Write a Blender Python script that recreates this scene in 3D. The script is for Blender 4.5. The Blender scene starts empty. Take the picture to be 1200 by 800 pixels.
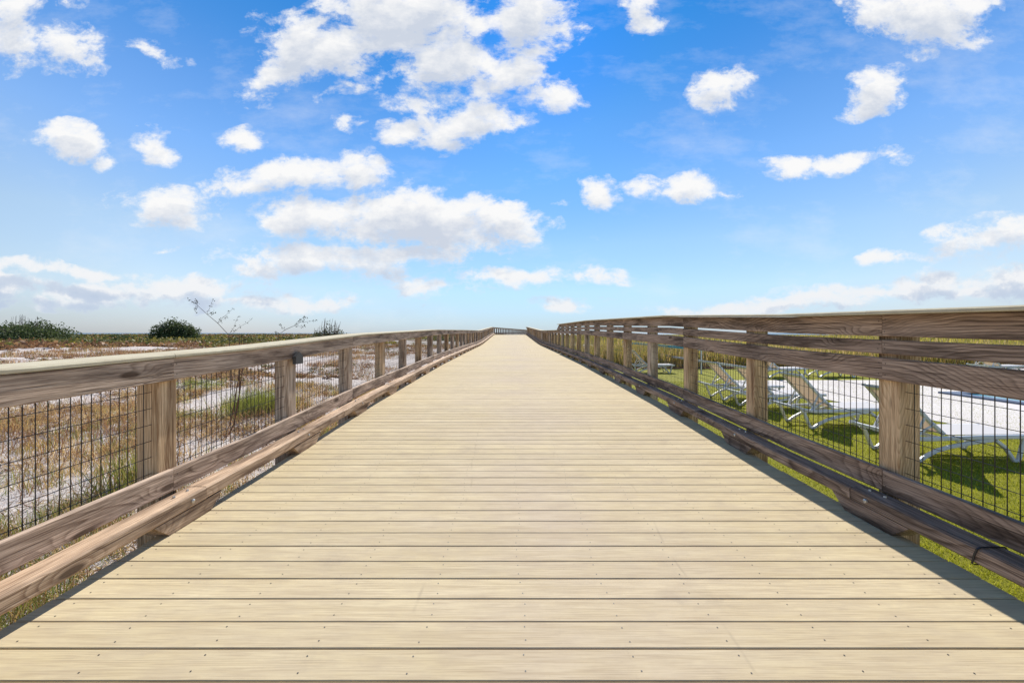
import bpy, math, random
import numpy as np
from mathutils import Vector, noise
random.seed(7); rng = np.random.default_rng(7)
S = bpy.context.scene
COL = S.collection
H = 1.227          # eye height above the near deck
R = math.radians

# ------------------------------------------------------------------ helpers
class MB:
    def __init__(s): s.v=[]; s.f=[]; s.m=[]
    def poly(s, pts, m=0):
        b=len(s.v); s.v+= [tuple(p) for p in pts]; s.f.append(tuple(range(b,b+len(pts)))); s.m.append(m)
    def box(s, x0,x1,y0,y1,z0,z1,m=0):
        b=len(s.v)
        s.v+=[(x0,y0,z0),(x1,y0,z0),(x1,y1,z0),(x0,y1,z0),(x0,y0,z1),(x1,y0,z1),(x1,y1,z1),(x0,y1,z1)]
        for q in ((0,3,2,1),(4,5,6,7),(0,1,5,4),(1,2,6,5),(2,3,7,6),(3,0,4,7)):
            s.f.append(tuple(b+i for i in q)); s.m.append(m)
    def loft(s, rings, m=0, cap=True):
        n=len(rings[0]); b=len(s.v)
        for r in rings: s.v+=[tuple(p) for p in r]
        for k in range(len(rings)-1):
            for i in range(n):
                j=(i+1)%n
                s.f.append((b+k*n+i,b+k*n+j,b+(k+1)*n+j,b+(k+1)*n+i)); s.m.append(m)
        if cap:
            s.f.append(tuple(b+i for i in reversed(range(n)))); s.m.append(m)
            e=b+(len(rings)-1)*n
            s.f.append(tuple(e+i for i in range(n))); s.m.append(m)
    def tube(s, pts, r, n=6, m=0):
        pts=[Vector(p) for p in pts]; rings=[]
        rr = r if isinstance(r,(list,tuple)) else [r]*len(pts)
        for i,p in enumerate(pts):
            t=(pts[min(i+1,len(pts)-1)]-pts[max(i-1,0)]).normalized()
            a=t.cross(Vector((0,0,1)));
            if a.length<.05: a=t.cross(Vector((0,1,0)))
            a.normalize(); c=t.cross(a)
            rings.append([p+(a*math.cos(2*math.pi*k/n)+c*math.sin(2*math.pi*k/n))*rr[i] for k in range(n)])
        s.loft(rings,m)
    def flatbar(s, pts, y0, y1, t, m=0):      # bar following a path in the xz plane, y0..y1 wide, t thick
        P=[Vector((p[0],0,p[1])) for p in pts]; rings=[]; c=min(t,abs(y1-y0))*.22
        for i,p in enumerate(P):
            d=(P[min(i+1,len(P)-1)]-P[max(i-1,0)]).normalized(); nrm=Vector((-d.z,0,d.x))
            h=t/2
            sec=[(y0+c,-h),(y1-c,-h),(y1,-h+c),(y1,h-c),(y1-c,h),(y0+c,h),(y0,h-c),(y0,-h+c)]
            rings.append([(p.x+nrm.x*q,yy,p.z+nrm.z*q) for yy,q in sec])
        s.loft(rings,m)
    def mesh(s,name,mats):
        me=bpy.data.meshes.new(name); me.from_pydata(s.v,[],s.f)
        for mt in (mats if isinstance(mats,list) else [mats]): me.materials.append(mt)
        me.polygons.foreach_set('material_index', s.m); me.update()
        return me
    def build(s,name,mats,parent=None,loc=None,smooth=False,fix=True):
        me=s.mesh(name,mats)
        if fix:
            import bmesh
            bm=bmesh.new(); bm.from_mesh(me); bmesh.ops.recalc_face_normals(bm,faces=bm.faces); bm.to_mesh(me); bm.free()
        if smooth:
            me.polygons.foreach_set('use_smooth',[True]*len(me.polygons))
        o=bpy.data.objects.new(name,me); COL.objects.link(o)
        if parent: o.parent=parent
        if loc: o.location=loc
        return o

def empty(name,loc=(0,0,0),rz=0):
    o=bpy.data.objects.new(name,None); COL.objects.link(o); o.location=loc; o.rotation_euler=(0,0,rz); o.empty_display_size=.2
    return o
def tag(o,label=None,cat=None,group=None,kind=None):
    if label: o['label']=label
    if cat: o['category']=cat
    if group: o['group']=group
    if kind: o['kind']=kind
    return o
def kids(o): return [c for c in bpy.data.objects if c.parent==o]
def copy_tree(o,parent=None):
    c=o.copy(); COL.objects.link(c)
    if parent: c.parent=parent
    for ch in kids(o): copy_tree(ch,c)
    return c

# ------------------------------------------------------------------ materials
class NT:
    def __init__(s,name):
        s.mat=bpy.data.materials.new(name); s.mat.use_nodes=True
        s.t=s.mat.node_tree; s.t.nodes.clear()
        s.out=s.n('ShaderNodeOutputMaterial')
    def n(s,kind,**kw):
        nd=s.t.nodes.new(kind)
        for k,v in kw.items():
            if k.startswith('i_'): nd.inputs[k[2:].replace('_',' ')].default_value=v
            else: setattr(nd,k,v)
        return nd
    def l(s,a,b): s.t.links.new(a,b)
    def math(s,op,a,b=None,c=None,clamp=False):
        nd=s.n('ShaderNodeMath',operation=op,use_clamp=clamp)
        for i,x in enumerate((a,b,c)):
            if x is None: continue
            if isinstance(x,(int,float)): nd.inputs[i].default_value=x
            else: s.l(x,nd.inputs[i])
        return nd.outputs[0]
    def ramp(s,fac,stops,interp='LINEAR'):
        nd=s.n('ShaderNodeValToRGB'); cr=nd.color_ramp; cr.interpolation=interp
        while len(cr.elements)<len(stops): cr.elements.new(.5)
        for e,(p,c) in zip(cr.elements,stops):
            e.position=p; e.color=(c,c,c,1) if isinstance(c,(int,float)) else (*c,1)
        s.l(fac,nd.inputs[0]); return nd.outputs[0]
    def mix(s,fac,a,b,mode='MIX'):
        nd=s.n('ShaderNodeMix',data_type='RGBA',blend_type=mode)
        for i,x in ((0,fac),(6,a),(7,b)):
            if isinstance(x,(int,float)): nd.inputs[i].default_value=x
            elif isinstance(x,tuple): nd.inputs[i].default_value=(*x,1) if len(x)==3 else x
            else: s.l(x,nd.inputs[i])
        return nd.outputs[2]
    def mapping(s,vec,scale=(1,1,1),loc=(0,0,0),rot=(0,0,0)):
        nd=s.n('ShaderNodeMapping'); nd.inputs['Scale'].default_value=scale; nd.inputs['Location'].default_value=loc; nd.inputs['Rotation'].default_value=rot
        s.l(vec,nd.inputs['Vector']); return nd.outputs[0]
    def noise(s,vec,scale,detail=4,rough=.55,dist=0):
        nd=s.n('ShaderNodeTexNoise'); nd.inputs['Scale'].default_value=scale; nd.inputs['Detail'].default_value=detail
        nd.inputs['Roughness'].default_value=rough; nd.inputs['Distortion'].default_value=dist
        s.l(vec,nd.inputs['Vector']); return nd.outputs[0]
    def coord(s,k='Object'): return s.n('ShaderNodeTexCoord').outputs[k]
    def bump(s,h,strength=.3,dist=.01,normal=None):
        nd=s.n('ShaderNodeBump'); nd.inputs['Strength'].default_value=strength; nd.inputs['Distance'].default_value=dist
        s.l(h,nd.inputs['Height'])
        if normal: s.l(normal,nd.inputs['Normal'])
        return nd.outputs[0]
    def bsdf(s,col,rough=.6,normal=None,spec=.5,metal=0,finish=True):
        nd=s.n('ShaderNodeBsdfPrincipled')
        for k,x in (('Base Color',col),('Roughness',rough)):
            if isinstance(x,(int,float)): nd.inputs[k].default_value=x
            elif isinstance(x,tuple): nd.inputs[k].default_value=(*x,1)
            else: s.l(x,nd.inputs[k])
        nd.inputs['Specular IOR Level'].default_value=spec; nd.inputs['Metallic'].default_value=metal
        if normal: s.l(normal,nd.inputs['Normal'])
        if finish: s.l(nd.outputs[0],s.out.inputs[0])
        return nd.outputs[0]

def plain(name,col,rough=.5,spec=.5,metal=0,var=.12,scale=12):
    N=NT(name); c=N.coord()
    nz=N.noise(c,scale,5)
    k=N.ramp(nz,[(.3,1-var),(.7,1+var*.3)])
    N.bsdf(N.mix(1.0,(*col,1),k,'MULTIPLY'),rough,N.bump(nz,.12,.004),spec,metal)
    return N.mat

def wood(name,dark,mid,light,axis='Y',ring=95,weather=.5,knots=1.0,green=0,drift=1.0):
    """sawn softwood: ring bands round a drifting pith, fine fibres, knots, grey weathering"""
    N=NT(name)
    tc=N.n('ShaderNodeTexCoord'); info=N.n('ShaderNodeObjectInfo')
    rnd=info.outputs['Random']
    off=N.n('ShaderNodeCombineXYZ')
    N.l(N.math('MULTIPLY',rnd,37.0),off.inputs[0]); N.l(N.math('MULTIPLY',rnd,91.0),off.inputs[1]); N.l(N.math('MULTIPLY',rnd,53.0),off.inputs[2])
    rot=(0,0,0) if axis=='Y' else ((R(90),0,0) if axis=='Z' else (0,0,R(90)))
    base=N.mapping(tc.outputs['Object'],rot=rot)            # length now along Y
    add=N.n('ShaderNodeVectorMath',operation='ADD'); N.l(base,add.inputs[0]); N.l(off.outputs[0],add.inputs[1])
    P=add.outputs[0]
    # knots (sparse cells stretched along the length)
    vo=N.n('ShaderNodeTexVoronoi',feature='F1'); vo.inputs['Scale'].default_value=1.0; vo.inputs['Randomness'].default_value=1
    N.l(N.mapping(P,scale=(6.5,1.9,6.5)),vo.inputs['Vector'])
    kd=vo.outputs['Distance']
    kn=N.ramp(kd,[(.09,1),(.15,.0)]); kh=N.ramp(kd,[(.1,1),(.45,0)],'EASE')
    # drifting pith
    w1=N.noise(N.mapping(P,scale=(.5,.32,.5)),1.6,1,.4); w2=N.noise(N.mapping(P,scale=(3,1.1,3),loc=(9,3,5)),2.0,3,.5)
    f=N.n('ShaderNodeTexNoise'); 
    sx=N.n('ShaderNodeSeparateXYZ'); N.l(base,sx.inputs[0])
    vN=N.n('ShaderNodeVectorMath',operation='LENGTH')
    cx=N.math('ADD',N.math('MULTIPLY',w1,.30*drift),N.math('MULTIPLY',w2,.022))
    oddX=N.math('ADD',sx.outputs[0],N.math('SUBTRACT',cx,N.math('MULTIPLY',rnd,.3)))
    oddZ=N.math('ADD',sx.outputs[2],N.math('MULTIPLY',N.math('ADD',N.math('MULTIPLY',w2,.2),w1),.22))
    cb=N.n('ShaderNodeCombineXYZ'); N.l(oddX,cb.inputs[0]); N.l(oddZ,cb.inputs[1]); N.l(cb.outputs[0],vN.inputs[0])
    rad=N.math('ADD',vN.outputs['Value'],N.math('MULTIPLY',kh,.022))
    band=N.math('FRACT',N.math('MULTIPLY',rad,float(ring)))
    ringv=N.math('MULTIPLY',N.ramp(band,[(0,.0),(.5,.25),(.84,1),(1,0)]),N.ramp(N.noise(N.mapping(P,scale=(6,1,6),loc=(3,8,1)),1.2,3),[(.35,.25),(.62,1)]))
    fib=N.noise(N.mapping(P,scale=(170,3.0,170)),1.0,4,.65)
    crack=N.ramp(N.noise(N.mapping(P,scale=(60,.9,60),loc=(4,4,4)),1.0,3,.6),[(.60,0),(.68,1)])
    blot=N.noise(N.mapping(P,scale=(5,1.1,5)),1.3,5,.6)
    c=N.mix(N.ramp(blot,[(.3,0),(.7,1)]),(*mid,1),(*light,1))
    g=sum(mid)/3
    grey=N.mix(.5,(*mid,1),(g*1.02,g*.98,g*.96,1))
    c=N.mix(N.math('MULTIPLY',N.ramp(N.noise(P,2.3,4),[(.35,0),(.62,1)]),weather),c,grey)
    c=N.mix(N.math('MULTIPLY',ringv,.82),c,(*dark,1))
    c=N.mix(N.ramp(fib,[(.36,.65),(.54,0)]),c,(*dark,1))
    c=N.mix(N.ramp(fib,[(.55,0),(.72,.5)]),c,tuple(min(1,x*1.35) for x in light)+(1,))
    stain=N.ramp(N.noise(N.mapping(P,scale=(9,1.0,9),loc=(1,7,2)),1.0,5,.65),[(.46,0),(.64,.8)])
    c=N.mix(stain,c,tuple(x*.55 for x in dark)+(1,))
    c=N.mix(N.math('MULTIPLY',crack,.7),c,tuple(x*.35 for x in dark)+(1,))
    if green: c=N.mix(N.math('MULTIPLY',N.ramp(blot,[(.5,0),(.62,1)]),green),c,(.22,.23,.12,1))
    c=N.mix(N.math('MULTIPLY',kn,knots*.85),c,(.075,.042,.024,1))
    hgt=N.math('SUBTRACT',N.math('ADD',N.math('MULTIPLY',fib,.6),N.math('MULTIPLY',ringv,-.35)),N.math('MULTIPLY',crack,.8))
    N.bsdf(c,.82,N.bump(hgt,.55,.004),.25)
    return N.mat

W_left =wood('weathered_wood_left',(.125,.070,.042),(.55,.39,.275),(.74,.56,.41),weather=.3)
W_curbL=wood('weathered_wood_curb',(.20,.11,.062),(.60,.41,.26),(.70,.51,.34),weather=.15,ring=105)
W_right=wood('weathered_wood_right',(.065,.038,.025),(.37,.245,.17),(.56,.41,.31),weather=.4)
W_post =wood('post_wood',(.27,.135,.055),(.74,.50,.285),(.82,.60,.37),axis='Z',weather=.1,ring=80,knots=.9,green=.10,drift=2.2)
W_postg=wood('post_wood_grey',(.23,.135,.08),(.66,.50,.36),(.74,.59,.44),axis='Z',weather=.35,ring=75,knots=.9,drift=2.2)

def composite(name,axis='X',base=(.55,.443,.258),light=(.61,.505,.315)):
    N=NT(name); c=N.coord()
    sc=(1.6,42,42) if axis=='X' else (42,1.6,42)
    gr=N.noise(N.mapping(c,scale=sc),1.0,5,.6,.6)
    gr2=N.noise(N.mapping(c,scale=(4.5,230,230) if axis=='X' else (150,3.2,150)),1.0,3,.6)
    big=N.noise(c,.55,5,.6); med=N.noise(N.mapping(c,scale=(.5,1.4,1)),2.6,5,.65)
    col=N.mix(N.ramp(med,[(.3,0),(.7,1)]),(*base,1),(*light,1))
    if axis=='X':
        # one tone per board, grey scuffed wear where people and carts roll
        sp=N.n('ShaderNodeSeparateXYZ'); N.l(c,sp.inputs[0])
        wn=N.n('ShaderNodeTexWhiteNoise',noise_dimensions='1D'); N.l(N.math('FLOOR',N.math('DIVIDE',N.math('SUBTRACT',sp.outputs[1],1.405-.145*40),.145)),wn.inputs['W'])
        col=N.mix(1.0,col,N.ramp(wn.outputs['Value'],[(0,.90),(1,1.06)]),'MULTIPLY')
        tr=N.math('MULTIPLY',N.ramp(N.math('ABSOLUTE',N.math('SUBTRACT',sp.outputs[0],.25)),[(.0,1),(1.9,0)]) if False else N.math('SUBTRACT',1.0,N.math('MULTIPLY',N.math('ABSOLUTE',N.math('SUBTRACT',sp.outputs[0],.25)),.5),clamp=True),N.ramp(big,[(.35,0),(.6,1)]))
        col=N.mix(N.math('MULTIPLY',tr,.62),col,(.475,.385,.305,1))
        # tyre scuffs
        for x0,wd,ph in ((.95,.010,0.),(-.35,.012,2.),(.45,.008,4.)):
            wob=N.math('MULTIPLY',N.noise(N.mapping(c,scale=(0,.25,0),loc=(ph,ph,0)),1.0,2),.9)
            dd=N.math('ABSOLUTE',N.math('SUBTRACT',N.math('SUBTRACT',sp.outputs[0],x0-.45),wob))
            ln=N.math('SUBTRACT',1.0,N.math('DIVIDE',dd,wd),clamp=True)
            br=N.ramp(N.noise(c,3.0,4),[(.5,0),(.62,1)])
            col=N.mix(N.math('MULTIPLY',N.math('MULTIPLY',ln,br),.35),col,(.22,.18,.14,1))
    col=N.mix(N.ramp(gr,[(.36,.30),(.56,0)]),col,(.35,.26,.15,1))
    col=N.mix(N.ramp(gr2,[(.36,.5),(.52,0)]),col,(.30,.22,.14,1))
    mot=N.noise(N.mapping(c,scale=(1,2.2,1)),5.5,6,.7)
    col=N.mix(N.ramp(mot,[(.42,.0),(.62,.27)]),col,(.36,.285,.21,1))
    st=N.noise(c,1.7,7,.7)
    col=N.mix(N.ramp(st,[(.58,0),(.70,.35)]),col,(.30,.24,.18,1))
    spk=N.ramp(N.noise(c,60,2,.7),[(.70,0),(.78,.35)])
    col=N.mix(spk,col,(.25,.19,.13,1))
    N.bsdf(col,.85,N.bump(gr,.25,.002),.08)
    return N.mat
M_deck=composite('composite_deck')
M_cap =composite('composite_cap','Y',base=(.52,.47,.33),light=(.60,.55,.40))
M_dark=plain('dark_screw',(.03,.025,.02),.6)
M_joist=plain('joist_wood',(.24,.16,.09),.9)
M_wire=plain('black_wire',(.022,.016,.016),.45,.4)
M_bolt=plain('galvanised_bolt',(.62,.60,.56),.35,.5,.6)
M_black=plain('black_plastic',(.012,.012,.014),.4)
M_bracket=plain('grey_bracket',(.05,.048,.045),.6)

# ------------------------------------------------------------------ deck profile
KN=[(-20,0),(1.8,0),(3.4,.035),(6,.14),(12,.255),(20,.30),(28,.325),(31,.37),(52,.92),(55,.95),(200,.95)]
def zp(y):
    for (a,za),(b,zb) in zip(KN,KN[1:]):
        if y<=b: return za+(zb-za)*(y-a)/(b-a)
    return KN[-1][1]

XL,XR=-1.715*H,1.915*H       # deck edges
PITCH=.145; Y0=1.405
mb=MB()
n0=-24; n1=int((57-Y0)/PITCH)
for i in range(n0,n1):
    a=Y0+i*PITCH+.0026; b=Y0+(i+1)*PITCH-.0026
    za,zb=zp(a),zp(b); e0=XL+random.uniform(-.006,.006); e1=XR+random.uniform(-.006,.006)
    dz=random.uniform(-.0008,.0008) if i<60 else 0
    sec=[(a,-.026),(b,-.026),(b,-.003),(b-.003,0),(a+.003,0),(a,-.003)]
    mb.loft([[(x,yy,zz+dz+(za if yy<(a+b)/2 else zb)) for yy,zz in sec] for x in (e0,e1)])
    if -3<i<75:
        for k in range(-5,6):
            xx=k*.4064+.055+.012*math.sin(i*.9+k)
            if not XL+.03<xx<XR-.03: continue
            for q in (.034,.108):
                cx=xx+random.uniform(-.009,.009); cy=a+q+random.uniform(-.006,.006); r=.0034
                z=zp(cy)+dz+.0012
                mb.poly([(cx+r*math.cos(t*math.pi/3),cy+r*math.sin(t*math.pi/3),z) for t in range(6)],1)
tag(mb.build('boardwalk_deck',[M_deck,M_dark]),kind='structure')
mb=MB()                                             # continuing walkway beyond the crest, bending right
P=[(-2.10,57,2.36),(0.0,69,4.5),(3.9,92,8.6),(8.2,116,13)]
for (xa,ya,xb),(xc,yc,xd) in zip(P,P[1:]):
    mb.poly([(xa,ya,.945),(xb,ya,.945),(xd,yc,.85),(xc,yc,.85)])
tag(mb.build('far_walkway',M_deck),kind='structure')
mb=MB()
for k in range(-5,6):
    x=k*.4064+.055
    ys=[-2.5,1.8,3.4,6,12,20,28,31,52,56.9]
    mb.loft([[(x-.019,y,zp(y)-.24),(x+.019,y,zp(y)-.24),(x+.019,y,zp(y)-.029),(x-.019,y,zp(y)-.029)] for y in ys])
tag(mb.build('deck_joists',M_joist),kind='structure')

# ------------------------------------------------------------------ railings
YP=[2.5+1.475*i for i in range(-3,37)]          # near faces of posts
def sec_rect(x0,x1,z0,z1,c=.004):
    return [(x0+c,z0),(x1-c,z0),(x1,z0+c),(x1,z1-c),(x1-c,z1),(x0+c,z1),(x0,z1-c),(x0,z0+c)]
def sweep(name,sec,y0,y1,mat,parent,jit=.0025,face=None):
    ys=[y0+.0015]+[k for k,_ in KN if y0+.05<k<y1-.05]
    m=(y0+y1)/2
    if all(abs(m-y)>.2 for y in ys): ys.append(m)
    ys=sorted(ys)+[y1-.0015]
    jx=random.uniform(-jit,jit); jz=random.uniform(-jit,jit); sag=random.uniform(-.003,.003)
    b=MB()
    rings=[]
    for i,y in enumerate(ys):
        t=(y-y0)/(y1-y0); s=sag*math.sin(math.pi*t)
        rings.append([(x+jx+s,y,z+jz+zp(y)) for x,z in sec])
    b.loft(rings)
    if face is not None and y0<12:
        zs=[z for _,z in sec]; za,zb=min(zs),max(zs)
        for yc in [p+.07 for p in YP if y0-.1<p+.07<y1+.1]:
            for q in (.28,.74):
                for e in ((-.035,.04) if y0+.1<yc<y1-.1 else ((.022,) if yc<y0+.1 else (-.022,))):
                    cy=yc+e+random.uniform(-.006,.006); cz=za+(zb-za)*q+zp(cy)+random.uniform(-.008,.008); t=(cy-y0)/(y1-y0)
                    x=face+jx+sag*math.sin(math.pi*t); x+=-.0012 if face>0 else .0012
                    b.poly([(x,cy+.0038*math.cos(k),cz+.0038*math.sin(k)) for k in (0,1.05,2.1,3.14,4.19,5.24)],1)
    return b.build(name,[mat,M_dark],parent)

def railing(side,root,Wr,Wc,Wp):
    sg=1 if side>0 else -1
    xr=(1.96 if sg>0 else 1.765)*H                       # rail inner face
    xc=(1.86 if sg>0 else 1.655)*H                       # curb inner face
    xcap=xr-(.105 if sg>0 else .012)
    def X(a,b): return (a,b) if sg>0 else (-b,-a)
    xin=xr+.038; xout=xin+.14; xm=xin+.047
    # posts, blocks, wire
    for i,y in enumerate(YP):
        zb=-.75; tall = sg>0 and y<19
        zt=zp(y)+(1.3265 if tall else 1.047)-.003
        w=Wp[i%len(Wp)]
        b=MB(); x0,x1=X(xin+.001,xout)
        dx=random.uniform(-.003,.003)
        c=.006
        sec=[(x0+c,y),(x1-c,y),(x1,y+c),(x1,y+.14-c),(x1-c,y+.14),(x0+c,y+.14),(x0,y+.14-c),(x0,y+c)]
        b.loft([[(px,py,z) for px,py in sec] for z in (zb,zt)])
        b.build('post',w,root)
        # scupper block
        b=MB(); x0,x1=X(xc,xc+.135); yc=y+.05; z0=zp(yc)
        prof=[(yc-.27,.093),(yc-.165,.002),(yc+.165,.002),(yc+.27,.093)]
        prof=[(yy,zz+zp(yy)) for yy,zz in prof]
        b.loft([[(x,yy,zz) for yy,zz in prof] for x in (x0+.002,x1-.002)])
        blk=b.build('scupper_block',Wc,root)
        if y<9:
            xi=sg*(xc-.001); z=z0+.135
            b=MB(); b.tube([(xi+sg*.004,yc,z),(xi-sg*.008,yc,z+.001),(xi-sg*.011,yc,z)],[.013,.013,.007],10); b.build('bolt',M_bolt,blk)
            for t in (-.05,.055):
                b=MB(); b.tube([(sg*(xc+.075),yc+t,z0+.178),(sg*(xc+.075),yc+t,z0+.188)],[.009,.007],8); b.build('bolt',M_bolt,blk)
    # wire panels
    for i in range(len(YP)-1):
        y0=YP[i]+.142; y1=YP[i+1]-.002
        b=MB(); r=.0016 if y0<8 else .0014
        zl=.20; zh=.98
        x=sg*xm
        n=int((y1-y0)/.0508)
        for k in range(n+1):
            y=y0+.012+k*.0508
            if y>y1: break
            jx=random.uniform(-.001,.001)
            b.box(x-r+jx,x+r+jx,y-r,y+r,zp(y)+zl,zp(y)+zh)
        for k in range(8):
            z=zl+.03+k*.1016
            b.box_skew=None
            zz0,zz1=zp(y0)+z,zp(y1)+z
            xo=x-sg*.0035
            b.loft([[(xo-r,y,z_-r),(xo+r,y,z_-r),(xo+r,y,z_+r),(xo-r,y,z_+r)] for y,z_ in ((y0,zz0),(y1,zz1))])
        b.build('wire_panel',M_wire,root)
    # boards, two bays long, joints on post centres
    odd=[YP[i]+.07 for i in range(1,len(YP),2)]
    J=[YP[0]-1.4]+odd+[57.0]
    Jc=[j-.62 if k%2 else j+.1 for k,j in enumerate(J)]; Jc[-1]=57
    for k,(a,b_) in enumerate(zip(J,J[1:])):
        x0,x1=X(xr,xr+.037)
        sweep('lower_rail',sec_rect(x0,x1,.190,.330),a,b_,Wr,root,face=sg*xr)
        top=.855*H
        sweep('top_rail',sec_rect(x0,x1,top-.142,top-.001),a,b_,Wr,root,.002,sg*xr)
        x0,x1=X(xc,xc+.138)
        ac,bc=Jc[k],Jc[k+1]
        sweep('curb_rail',sec_rect(x0,x1,.095,.178,.010),ac,bc,Wc,root)
        tall= sg>0 and a<19
        if tall:
            e=min(b_,19.3)
            x0,x1=X(xr,xr+.037)
            sweep('middle_rail',sec_rect(x0,x1,1.076,1.166),a,e,Wr,root,face=sg*xr)
            sweep('upper_rail',sec_rect(x0,x1,1.188,1.3255),a,e,Wr,root,.001,sg*xr)
        zc=1.327 if tall else top
        e=min(b_,19.3) if tall else b_
        x0,x1=X(xcap,xcap+.285)
        c=.008
        def capb(a,e,zc):
            s_=[(x0+.002,zc+.001),(x1-.002,zc+.001),(x1,zc+.006),(x1,zc+.018),(x1-c,zc+.026),(x0+c,zc+.026),(x0,zc+.018),(x0,zc+.006)]
            sweep('cap_board',s_,a,e,M_cap,root,.0012)
        if e>a: capb(a,e,zc)
        if tall and b_>19.3: capb(19.32,b_,top)
rl=tag(empty('boardwalk_railing',(-2.2,0,0)),'long weathered timber railing with black wire panels along the sandy left side of the boardwalk','railing')
rr=tag(empty('boardwalk_railing',(2.4,0,0)),'taller three-board timber railing with wire panels between the boardwalk and the green lawn','railing')
rl.location=(0,0,0); rr.location=(0,0,0)
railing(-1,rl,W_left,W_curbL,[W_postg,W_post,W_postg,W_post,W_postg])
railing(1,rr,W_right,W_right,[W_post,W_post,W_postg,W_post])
# sloped end of the tall section
b=MB(); x0,x1=1.96*H,1.96*H+.037; z=zp(19.3)
b.loft([[(x,19.31,z+.86*H),(x,19.31,z+1.326),(x,19.34,z+1.326),(x,20.3,z+.86*H+.03)] for x in (x0,x1)])
b.build('end_board',W_right,rr)
# grey bracket on the second left post
b=MB(); y=YP[4]; xi=-1.765*H; z=zp(y)+.9
b.loft([[(x,y+.0,z-.045),(x,y+.14,z-.045),(x,y+.14,z+.03),(x,y+.07,z+.075),(x,y+.0,z+.03)] for x in (xi+.001,xi+.035)])
b.build('bracket',M_bracket,rl)
# strap round the right-hand curb
b=MB(); x0,x1=1.86*H,1.86*H+.138; y=1.96; z0,z1=.095,.178
loop=[(x0-.004,z0+.0),(x0-.006,z0+.05),(x0-.003,z1-.005),(x0+.012,z1+.006),(x0+.07,z1+.005),(x1-.01,z1+.006),(x1+.004,z1-.01),(x1+.004,z0-.004),(x0+.01,z0-.006)]
rings=[]
n=len(loop)
for i in range(n+1):
    x,z=loop[i%n]; cx=(x0+x1)/2; cz=(z0+z1)/2; dx,dz=x-cx,z-cz; L=math.hypot(dx,dz); ux,uz=dx/L,dz/L
    yo=y-.02*(z-z0)/.08
    rings.append([(x,yo-.004,z),(x,yo+.004,z),(x+ux*.004,yo+.004,z+uz*.004),(x+ux*.004,yo-.004,z+uz*.004)])
b.loft(rings,cap=False)
tag(b.build('cable_tie',M_black),'black cable tie looped around the right-hand kerb timber near the camera','cable tie')

# far railing beyond the crest
fr=tag(empty('far_railing',(0,0,0)),'dark distant railing crossing behind the crest where the boardwalk bends','railing')
A=Vector((-2.16,57.4,.945)); B=Vector((4.6,97,.86)); D=(B-A).normalized(); L=(B-A).length; Nn=Vector((D.y,-D.x,0))
def along(b,s0,s1,off0,off1,z0,z1):
    p=[A+D*s0,A+D*s1]
    b.loft([[q+Nn*off0+Vector((0,0,z0)),q+Nn*off1+Vector((0,0,z0)),q+Nn*off1+Vector((0,0,z1)),q+Nn*off0+Vector((0,0,z1))] for q in p])
for nm,z0,z1,o0,o1 in (('top_rail',.91,1.05,0,.04),('lower_rail',.19,.33,0,.04),('curb_rail',.095,.18,.08,.2)):
    b=MB(); along(b,0,L,o0,o1,z0,z1); b.build(nm,W_right,fr)
b=MB(); along(b,0,L,-.2,.08,1.051,1.077); b.build('cap_board',M_cap,fr)
s=.3
while s<L:
    b=MB(); along(b,s,s+.14,-.15,-.002,-.6,1.048); b.build('post',W_right,fr); s+=1.475

# ------------------------------------------------------------------ ground
def gz(x,y):
    d=math.hypot(x,y)
    if x<2.3:
        base=-.46+.66*min(1,max(0,(d-7)/42))**1.2 -.12*min(1,max(0,(d-70)/300))
        f=min(1,max(0,(-x-2.4)/2)); near=min(1,d/12)
        base+= f*(.10+.10*near)*noise.noise(Vector((x*.35,y*.35,1)))+f*.05*noise.noise(Vector((x*1.3,y*1.3,4)))
        if 12<d<60: base+=f*.16*noise.noise(Vector((x*.12,y*.2,9)))
    else:
        base=-.50+.5*min(1,max(0,(d-26)/60))
    if d>330: base-= (d-330)*.012
    return max(base,-6)
def axis(vals):
    out=[]
    for a,b,s in vals:
        k=int(round((b-a)/s)); out+=[a+(b-a)*i/k for i in range(k)]
    out.append(vals[-1][1]); return out
xs=axis([(-6000,-1000,1000),(-1000,-200,80),(-200,-60,10),(-60,-20,1.2),(-20,-2.0,.25),(-2,2.3,.9),(2.3,40,2.9),(40,200,20),(200,1000,100),(1000,6000,1000)])
ys=axis([(-300,-20,70),(-20,-1,1.9),(-1,20,.25),(20,70,1.0),(70,200,10),(200,1000,80),(1000,6000,1000)])
V=[(x,y,gz(x,y)) for y in ys for x in xs]; nx=len(xs)
F=[(j*nx+i,j*nx+i+1,(j+1)*nx+i+1,(j+1)*nx+i) for j in range(len(ys)-1) for i in range(nx-1)]
N=NT('sand_ground'); c=N.coord()
s1=N.noise(c,1.3,6,.6); s2=N.noise(c,38,5,.7); s3=N.noise(N.mapping(c,scale=(.45,.9,1)),.35,6,.62)
col=N.mix(s2,(.42,.36,.32),(.74,.67,.615))
lit=N.ramp(N.noise(c,16,4,.75),[(.50,0),(.62,.85)])
lit=N.math('MULTIPLY',lit,N.ramp(s1,[(.36,0),(.56,1)]))
col=N.mix(lit,col,(.20,.125,.085))
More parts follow.
